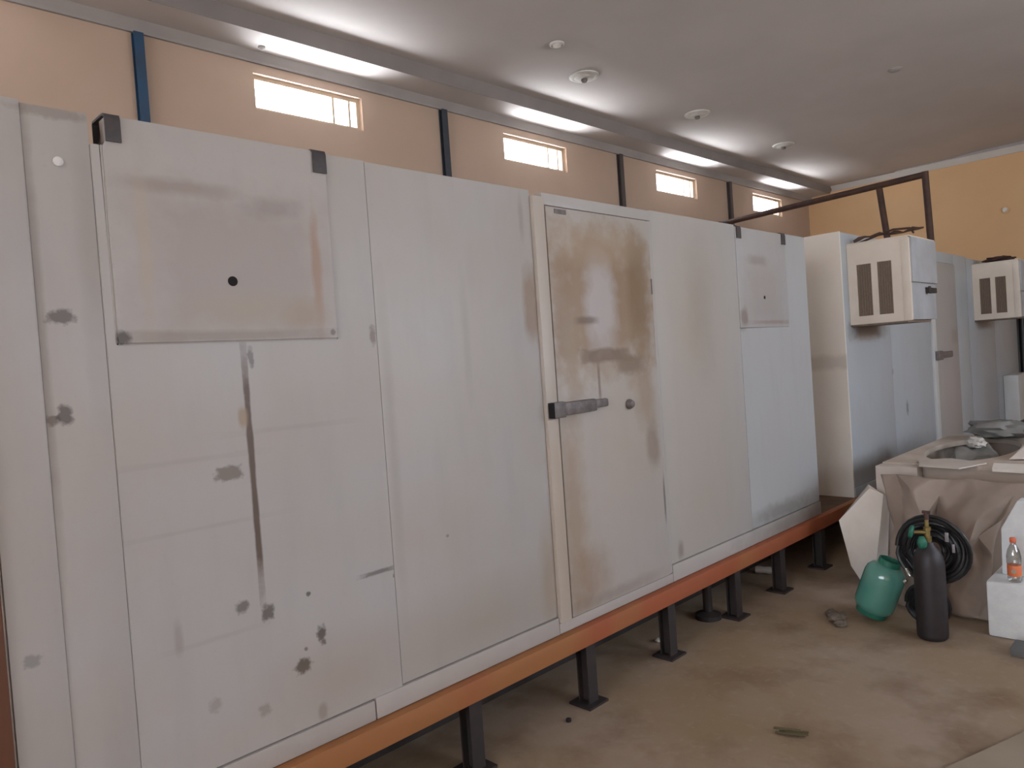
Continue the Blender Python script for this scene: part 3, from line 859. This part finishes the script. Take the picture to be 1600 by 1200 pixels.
SCRAP = (6.85, -1.02)
sack = tag(build('grey_sack', MB().blob((6.82, -0.89, 0.45), (0.55, 0.235, 0.41), 4, 0.20, 1.8, 1.3), M['sack'], loc=(6.95, -1.05, 0.03)),
    'crumpled dark grey sack filling the oval opening of the crate', 'sack')
for k, (x, y, z, r, lab) in enumerate([(7.10, -0.82, 0.845, 0.065, 'crumpled white scrap on the grey sack, left one of the close pair'),
                                        (6.80, -0.90, 0.865, 0.065, 'crumpled white scrap on the grey sack, front one of the close pair'),
                                        (7.22, -1.26, TZ + 0.047, 0.085, 'crumpled pale scrap lying on the far rim of the crate')]):
    if k < 2:                                            # rest it on the sack
        near = [v.co.z + ORG[sack].z for v in sack.data.vertices if (v.co.x + ORG[sack].x - x) ** 2 + (v.co.y + ORG[sack].y - y) ** 2 < 0.06 ** 2]
        z = max(near) + r * 0.45
    tag(build('paper_scrap', MB().blob((x, y, z), (r * 1.1, r, r * 0.55), 3, 0.5, 2.5, 5.0 + k), M['paper'], loc=(x, y, z)), lab, 'scrap', 'pale scraps in the crate')
tag(build('dark_bundle', MB().blob((7.42, -0.93, TZ + 0.085), (0.15, 0.25, 0.08), 3, 0.45, 2.0, 8.8), M['sack'], loc=(7.35, -0.98, TZ)),
    'low grey-brown bundle lying on the back rim of the crate', 'bundle')
tag(build('black_bottle', MB().lathe([(0.0, 0), (0.035, 0.005), (0.037, 0.12), (0.015, 0.16), (0.014, 0.19), (0, 0.19)], (7.56, -1.30, TZ + 0.038), (-0.1, -1, 0.0), 16), M['black_tank'], loc=(7.56, -1.4, TZ)),
    'small black bottle lying on the back rim of the crate', 'bottle')

tag(build('black_lump', MB().blob((8.15, -1.17, 0.50), (0.34, 0.40, 0.49), 3, 0.22, 1.8, 6.6), M['rubber'], loc=(8.15, -1.17, 0)),  # rounded black lump closing the view behind the crate
    'black lump standing on the floor behind the crate at the right edge', 'sack')
tag(build('gap_shade', MB().lathe([(0.045, 0), (0.045, 1.75), (0.05, 1.75), (0.05, 1.80), (0.03, 1.82), (0, 1.82)], (13.33, -0.05, PZ), (0, 0, 1), 14), M['rubber'], loc=(13.33, -0.05, PZ)),  # black upright added to darken the gap, in place of its shade
    'black upright stand-in for the shade in the gap between the two farthest cold rooms', 'pipe')

# flat pale flap across the front rim
tag(build('cardboard_flap', MB().hull([(5.70, -0.80, TZ + 0.003), (5.98, -0.72, TZ + 0.003), (6.10, -0.90, TZ + 0.003), (5.94, -1.16, TZ + 0.003), (5.66, -1.06, TZ + 0.003),
                                       (5.70, -0.80, TZ + 0.012), (5.98, -0.72, TZ + 0.012), (6.10, -0.90, TZ + 0.012), (5.94, -1.16, TZ + 0.012), (5.66, -1.06, TZ + 0.012)]), M['card'], loc=(5.86, -0.93, TZ)),
    'pale cardboard flap lying across the front rim of the crate', 'cardboard')
tag(build('rim_board', MB().hull([(5.72, -1.24, TZ - 0.012), (5.86, -1.22, TZ + 0.003), (5.86, -1.78, TZ + 0.003), (5.66, -1.80, TZ - 0.012),
                                  (5.72, -1.24, TZ + 0.010), (5.86, -1.22, TZ + 0.025), (5.86, -1.78, TZ + 0.025), (5.66, -1.80, TZ + 0.010)]), M['foam'], loc=(5.78, -1.5, TZ)),
    'white strip of board along the front rim of the crate at the picture edge', 'board')
tag(build('leaning_panel', MB().hull([(6.2, -1.24, TZ + 0.003), (6.25, -1.36, TZ + 0.003), (6.7, -1.52, TZ + 0.003), (6.75, -1.40, TZ + 0.003),
                                      (6.42, -1.38, TZ + 0.16), (6.75, -1.48, TZ + 0.18), (6.42, -1.42, TZ + 0.16)]), M['card'], loc=(6.4, -1.5, TZ)),
    'beige wedge of panel tilted on the right side of the crate rim', 'panel')
tag(build('cardboard_box', MB().box(5.735, 5.855, -0.775, -0.49, 0.0, TZ - 0.01, 0.006), M['card'], loc=(5.73, -0.63, 0)),
    'beige cardboard carton at the left front corner of the crate', 'box')

# tarpaulin: hangs from the front rim and spreads over scrap to the floor
tp = MB()
NU, NV = 9, 7
rt = random.Random(21)
grid = []
for i in range(NU + 1):
    u = i / NU
    row = []
    for j in range(NV + 1):
        v = j / NV
        yr = -1.62 + 0.30 * min(1.0, v / 0.32)
        inner = 1.0 if 0 < i < NU and 0 < j < NV else 0.25
        yl = -0.58 - 0.12 * min(1.0, v / 0.4)
        y = yl + (yr - yl) * u + rt.uniform(-0.045, 0.045) * inner
        x = 5.54 - 0.42 * v ** 1.2
        z = (TZ - 0.05) * (1 - v) ** 0.95 + 0.012
        bulge = 0.16 * math.exp(-((u - 0.30) / 0.10) ** 2) * math.exp(-((v - 0.30) / 0.30) ** 2)      # lobe over scrap on the left
        bulge += 0.13 * math.exp(-((u - 0.72) / 0.14) ** 2) * math.exp(-((v - 0.35) / 0.25) ** 2)     # and on the right
        bulge -= 0.10 * math.exp(-((u - 0.48) / 0.07) ** 2) * math.exp(-((v - 0.45) / 0.3) ** 2)      # valley between them
        x -= bulge + rt.uniform(-0.05, 0.05) * inner
        z = max(0.012, z + rt.uniform(-0.04, 0.04) * inner)
        row.append(tp.bm.verts.new((x, y, z)))
    grid.append(row)
for i in range(NU):
    for j in range(NV):
        q = (grid[i][j], grid[i + 1][j], grid[i + 1][j + 1], grid[i][j + 1])
        if (i + j) % 2:
            tp.bm.faces.new((q[0], q[1], q[2]))
            tp.bm.faces.new((q[0], q[2], q[3]))
        else:
            tp.bm.faces.new((q[0], q[1], q[3]))
            tp.bm.faces.new((q[1], q[2], q[3]))
bmesh.ops.subdivide_edges(tp.bm, edges=tp.bm.edges[:], cuts=4, use_grid_fill=True, smooth=0.25)
bmesh.ops.smooth_vert(tp.bm, verts=tp.bm.verts[:], factor=0.4, use_axis_x=True, use_axis_y=True, use_axis_z=True)
for vv_ in tp.bm.verts:
    nz = mnoise.noise(vv_.co * 7.0)
    vv_.co.x += 0.010 * nz
    vv_.co.z = max(0.010, vv_.co.z)
tarp = build('tarpaulin', tp, M['tarp'], loc=(5.3, -1.1, 0))
sol = tarp.modifiers.new('thickness', 'SOLIDIFY')
sol.thickness = 0.006
sol.offset = 0
tag(tarp, 'creased tan tarpaulin draped down the front of the crate to the floor', 'tarpaulin')

# white insulation offcut at the left of the heap
fm = MB()
fx = 5.45
fm.hull([(fx, -0.315, 0.47), (fx, -0.60, 0.45), (fx + 0.02, -0.46, 0.19), (fx + 0.02, -0.375, 0.14), (fx, -0.56, 0.20),
         (fx + 0.12, -0.50, 0.70), (fx + 0.14, -0.585, 0.66), (fx + 0.27, -0.36, 0.44), (fx + 0.27, -0.44, 0.70), (fx + 0.27, -0.585, 0.60), (fx + 0.22, -0.42, 0.0), (fx + 0.22, -0.55, 0.0), (fx + 0.06, -0.44, 0.0), (fx + 0.06, -0.54, 0.0)])
tag(build('foam_block', fm, M['foam'], loc=(fx + 0.15, -0.45, 0)), 'angular white foam block at the left end of the heap beside the platform', 'foam block')

# green refrigerant tank
gt = thing('refrigerant_tank', 'shiny green refrigerant tank leaning on the floor left of the black cylinder', 'tank', (4.86, -0.745, 0))
gax = Vector((0.10, -0.36, 1.0)).normalized()
gb = Vector((4.86, -0.722, 0.042))
body = MB().lathe([(0.0, 0.0), (0.06, 0.003), (0.098, 0.018), (0.116, 0.045), (0.12, 0.07), (0.12, 0.255), (0.114, 0.288), (0.094, 0.315), (0.06, 0.332), (0.0, 0.338)], gb, gax, 36)
build('body', body, M['green_tank'], gt)
build('collar', MB().lathe([(0.062, 0.322), (0.066, 0.325), (0.066, 0.365), (0.060, 0.365), (0.058, 0.328)], gb, gax, 24), M['green_cap'], gt)
build('foot_ring', MB().lathe([(0.085, -0.012), (0.09, -0.012), (0.095, 0.028), (0.088, 0.028)], gb, gax, 28), M['green_cap'], gt)

# black cylinder with brass valve
bt = thing('gas_cylinder', 'tall black gas cylinder with brass valve standing in front of the heap', 'gas cylinder', (4.72, -1.115, 0))
cb = (4.72, -1.115, 0.0)
build('body', MB().lathe([(0.0, 0.0), (0.070, 0.0), (0.082, 0.012), (0.084, 0.03), (0.084, 0.43), (0.078, 0.48), (0.060, 0.525), (0.036, 0.552), (0.030, 0.57), (0.0, 0.57)], cb, (0, 0, 1), 32), M['black_tank'], bt)
vv = build('valve', MB().lathe([(0.022, 0.568), (0.022, 0.60), (0.016, 0.605), (0.016, 0.635), (0.021, 0.638), (0.021, 0.655), (0.011, 0.66), (0.011, 0.70), (0, 0.70)], cb, (0, 0, 1), 14)
           .tube([(4.72, -1.115, 0.625), (4.70, -1.075, 0.625), (4.69, -1.05, 0.625)], 0.012, 10), M['brass'], bt)
build('spindle', MB().lathe([(0.013, 0.70), (0.013, 0.735), (0.009, 0.745), (0, 0.745)], cb, (0, 0, 1), 10).box(4.712, 4.728, -1.137, -1.093, 0.735, 0.752, 0.003), M['rust_pipe'], vv)
build('hand_wheel', MB().lathe([(0.012, 0), (0.036, 0.004), (0.040, 0.014), (0.036, 0.024), (0.012, 0.028)], (4.69, -1.052, 0.625), (-0.2, 1, 0.25), 18), M['green_cap'], vv)
build('safety_cap', MB().blob((4.665, -1.10, 0.575), (0.026, 0.028, 0.04), 2, 0.2, 2, 2), M['green_cap'], vv)

# coil of black hose behind the cylinder
hc = thing('hose_coil', 'coil of black rubber hose hanging behind the black cylinder', 'hose', (4.88, -1.11, 0))
loop = []
for turn in range(12):
    R0 = 0.20 - 0.0128 * turn
    for k in range(28):
        a = 2 * PI * k / 28
        loop.append((4.855 + 0.02 * math.sin(a * 2 + turn) + 0.03 * (0.2 - R0), -1.10 + R0 * math.cos(a) + 0.006 * math.sin(turn * 2.1), 0.485 + R0 * math.sin(a) * 1.0 + 0.005 * math.cos(turn * 1.3)))
build('hose', MB().tube(loop, 0.0125, 8), M['rubber'], hc)
loop2 = []
for turn in range(5):
    R0 = 0.125 - 0.012 * turn
    for k in range(24):
        a = 2 * PI * k / 24
        loop2.append((4.875 + 0.015 * math.sin(a + turn) - 0.03 * math.sin(a), -1.05 + R0 * 0.95 * math.cos(a), 0.142 + R0 * math.sin(a)))
build('hose', MB().tube(loop2, 0.013, 8), M['rubber'], hc)
build('fitting', MB().lathe([(0.012, 0), (0.014, 0.02), (0.010, 0.03), (0.010, 0.05), (0, 0.05)], (4.80, -0.985, 0.325), (0.2, 0.5, 0.8), 12)
      .lathe([(0.010, 0), (0.012, 0.02), (0, 0.03)], (4.795, -0.965, 0.30), (0.0, 0.6, -0.6), 12), M['chrome'], hc)
build('clip', MB().box(4.795, 4.803, -1.205, -1.185, 0.56, 0.615, 0.003).box(4.795, 4.803, -1.235, -1.22, 0.50, 0.55, 0.003), mat('grey_clip', (0.30, 0.27, 0.28), None, 20, 0.3), hc)

# white foam box, panel offcut and bottle
tag(build('foam_box', MB().box(4.92, 5.38, -1.78, -1.352, 0.0, 0.325, 0.018), M['foam_white'], loc=(5.15, -1.55, 0)),
    'clean white foam box on the floor at the right edge, under the orange-labelled bottle', 'foam box')
pn = MB().prism([(-1.40, 0.327), (-1.405, 0.60), (-1.495, 0.775), (-1.535, 0.775), (-1.548, 0.56), (-1.52, 0.327)], 0, 5.10, 5.20, 0.004)
tag(build('panel_offcut', pn, M['foam_white'], loc=(5.15, -1.47, 0.327)), 'upright white panel offcut with slanted top behind the orange-labelled bottle', 'panel')
bl = thing('drink_bottle', 'clear plastic drink bottle with orange cap and orange label on the white foam box', 'bottle', (4.975, -1.487, 0.326))
bb = (4.975, -1.487, 0.326)
build('body', MB().lathe([(0.0, 0.0), (0.030, 0.002), (0.036, 0.012), (0.036, 0.03), (0.034, 0.036), (0.034, 0.10), (0.037, 0.106), (0.037, 0.15), (0.030, 0.185), (0.016, 0.215), (0.0135, 0.222), (0.0135, 0.236), (0, 0.236)], bb, (0, 0, 1), 24), M['clear_plastic'], bl)
lb = build('label', MB().lathe([(0.0352, 0.038), (0.0356, 0.039), (0.0356, 0.098), (0.0352, 0.099)], bb, (0, 0, 1), 24), M['orange_label'], bl)
build('emblem', MB().lathe([(0.013, 0.0), (0.013, 0.002), (0.0, 0.003)], (4.975 - 0.0345, -1.487 - 0.004, 0.326 + 0.068), (-1, -0.10, 0), 14), mat('pale_emblem', (0.45, 0.36, 0.26), None, 40, 0.5), lb)
build('cap', MB().lathe([(0.0155, 0.228), (0.0165, 0.23), (0.0165, 0.252), (0.014, 0.256), (0, 0.256)], bb, (0, 0, 1), 20), M['orange_cap'], bl)
tag(build('plastic_bag', MB().blob((5.24, -1.66, 0.327 + 0.21), (0.08, 0.075, 0.21), 3, 0.35, 2.3, 4.4), mat('milky_plastic', (0.55, 0.56, 0.56), (0.45, 0.45, 0.44), 15, 0.3), loc=(5.24, -1.66, 0.327)),
    'milky crumpled plastic bag on the white foam box at the picture edge', 'bag')

# odds and ends on the floor
tag(build('grey_block', MB().box(4.66, 4.80, -1.72, -1.51, 0.0, 0.055, 0.012), M['grey_block'], loc=(4.73, -1.6, 0)), 'dark grey block on the floor in front of the white foam box', 'block')
lt_ = thing('litter_bottle', 'small crushed pale bottle lying in the shade under the platform', 'bottle', (5.40, 0.26, 0))
build('body', MB().lathe([(0, 0), (0.026, 0.004), (0.030, 0.03), (0.026, 0.07), (0.030, 0.11), (0.012, 0.15), (0.011, 0.17), (0, 0.17)], (5.38, 0.33, 0.031), (0.25, -1, 0), 16), M['litter'], lt_)
build('cap', MB().lathe([(0.015, 0.172), (0.016, 0.174), (0.016, 0.195), (0, 0.197)], (5.38, 0.33, 0.031), (0.25, -1, 0), 14), M['litter'], lt_)
tag(build('paper_shred', MB().blob((3.77, 0.154, 0.012), (0.03, 0.025, 0.012), 2, 0.5, 2, 9), M['litter'], loc=(3.77, 0.154, 0)), 'tiny white scrap on the floor beside a dark platform leg', 'scrap')
for k, (x, y, r, lab) in enumerate([(4.70, -0.57, 0.05, 'largest lump of brown rubble on the floor left of the green tank'), (4.62, -0.62, 0.035, 'small brown rubble lump nearest the camera by the green tank'),
                                    (4.78, -0.50, 0.035, 'small brown rubble lump nearest the platform by the green tank')]):
    tag(build('rubble', MB().blob((x, y, r * 0.5), (r * 1.2, r, r * 0.5), 3, 0.45, 1.8, 11 + k), M['stone'], loc=(x, y, 0)), lab, 'rubble', 'rubble lumps by the green tank')
ws = MB()
for k in range(7):
    a = random.uniform(-0.25, 0.25)
    x, y = 3.17 + random.uniform(-0.02, 0.02), -0.95 + random.uniform(-0.02, 0.02)
    ws.tube([(x - 0.03 * math.cos(a) + 0.02, y + 0.05, 0.006 + 0.002 * k), (x, y, 0.010 + 0.002 * k), (x + 0.03, y - 0.055, 0.007 + 0.002 * k)], 0.005, 5)
tag(build('straw_wisp', ws, M['straw'], loc=(3.17, -0.95, 0)), 'small wisp of dark straw on the open brown floor', 'straw')
tag(build('nut', MB().lathe([(0.012, 0), (0.014, 0.004), (0.014, 0.014), (0.008, 0.018), (0, 0.018)], (2.66, -0.06, 0.0), (0, 0, 1), 8), M['black'], loc=(2.66, -0.06, 0)),
    'small black nut on the floor near the closest visible platform leg', 'nut')
u = Vector((0.942, -0.335, 0))
v = Vector((-0.335, -0.942, 0))
p0 = Vector((2.95, -1.452, 0))
q = [p0, p0 + u * 1.9, p0 + u * 1.9 + v * 0.9, p0 + v * 0.9]
tag(build('sheet_board', MB().prism([(a.x, a.y) for a in q], 2, 0.0, 0.02, 0.002), M['ply'], loc=(3.6, -2.0, 0)), 'pale flat board lying on the floor in the bottom right corner', 'board')
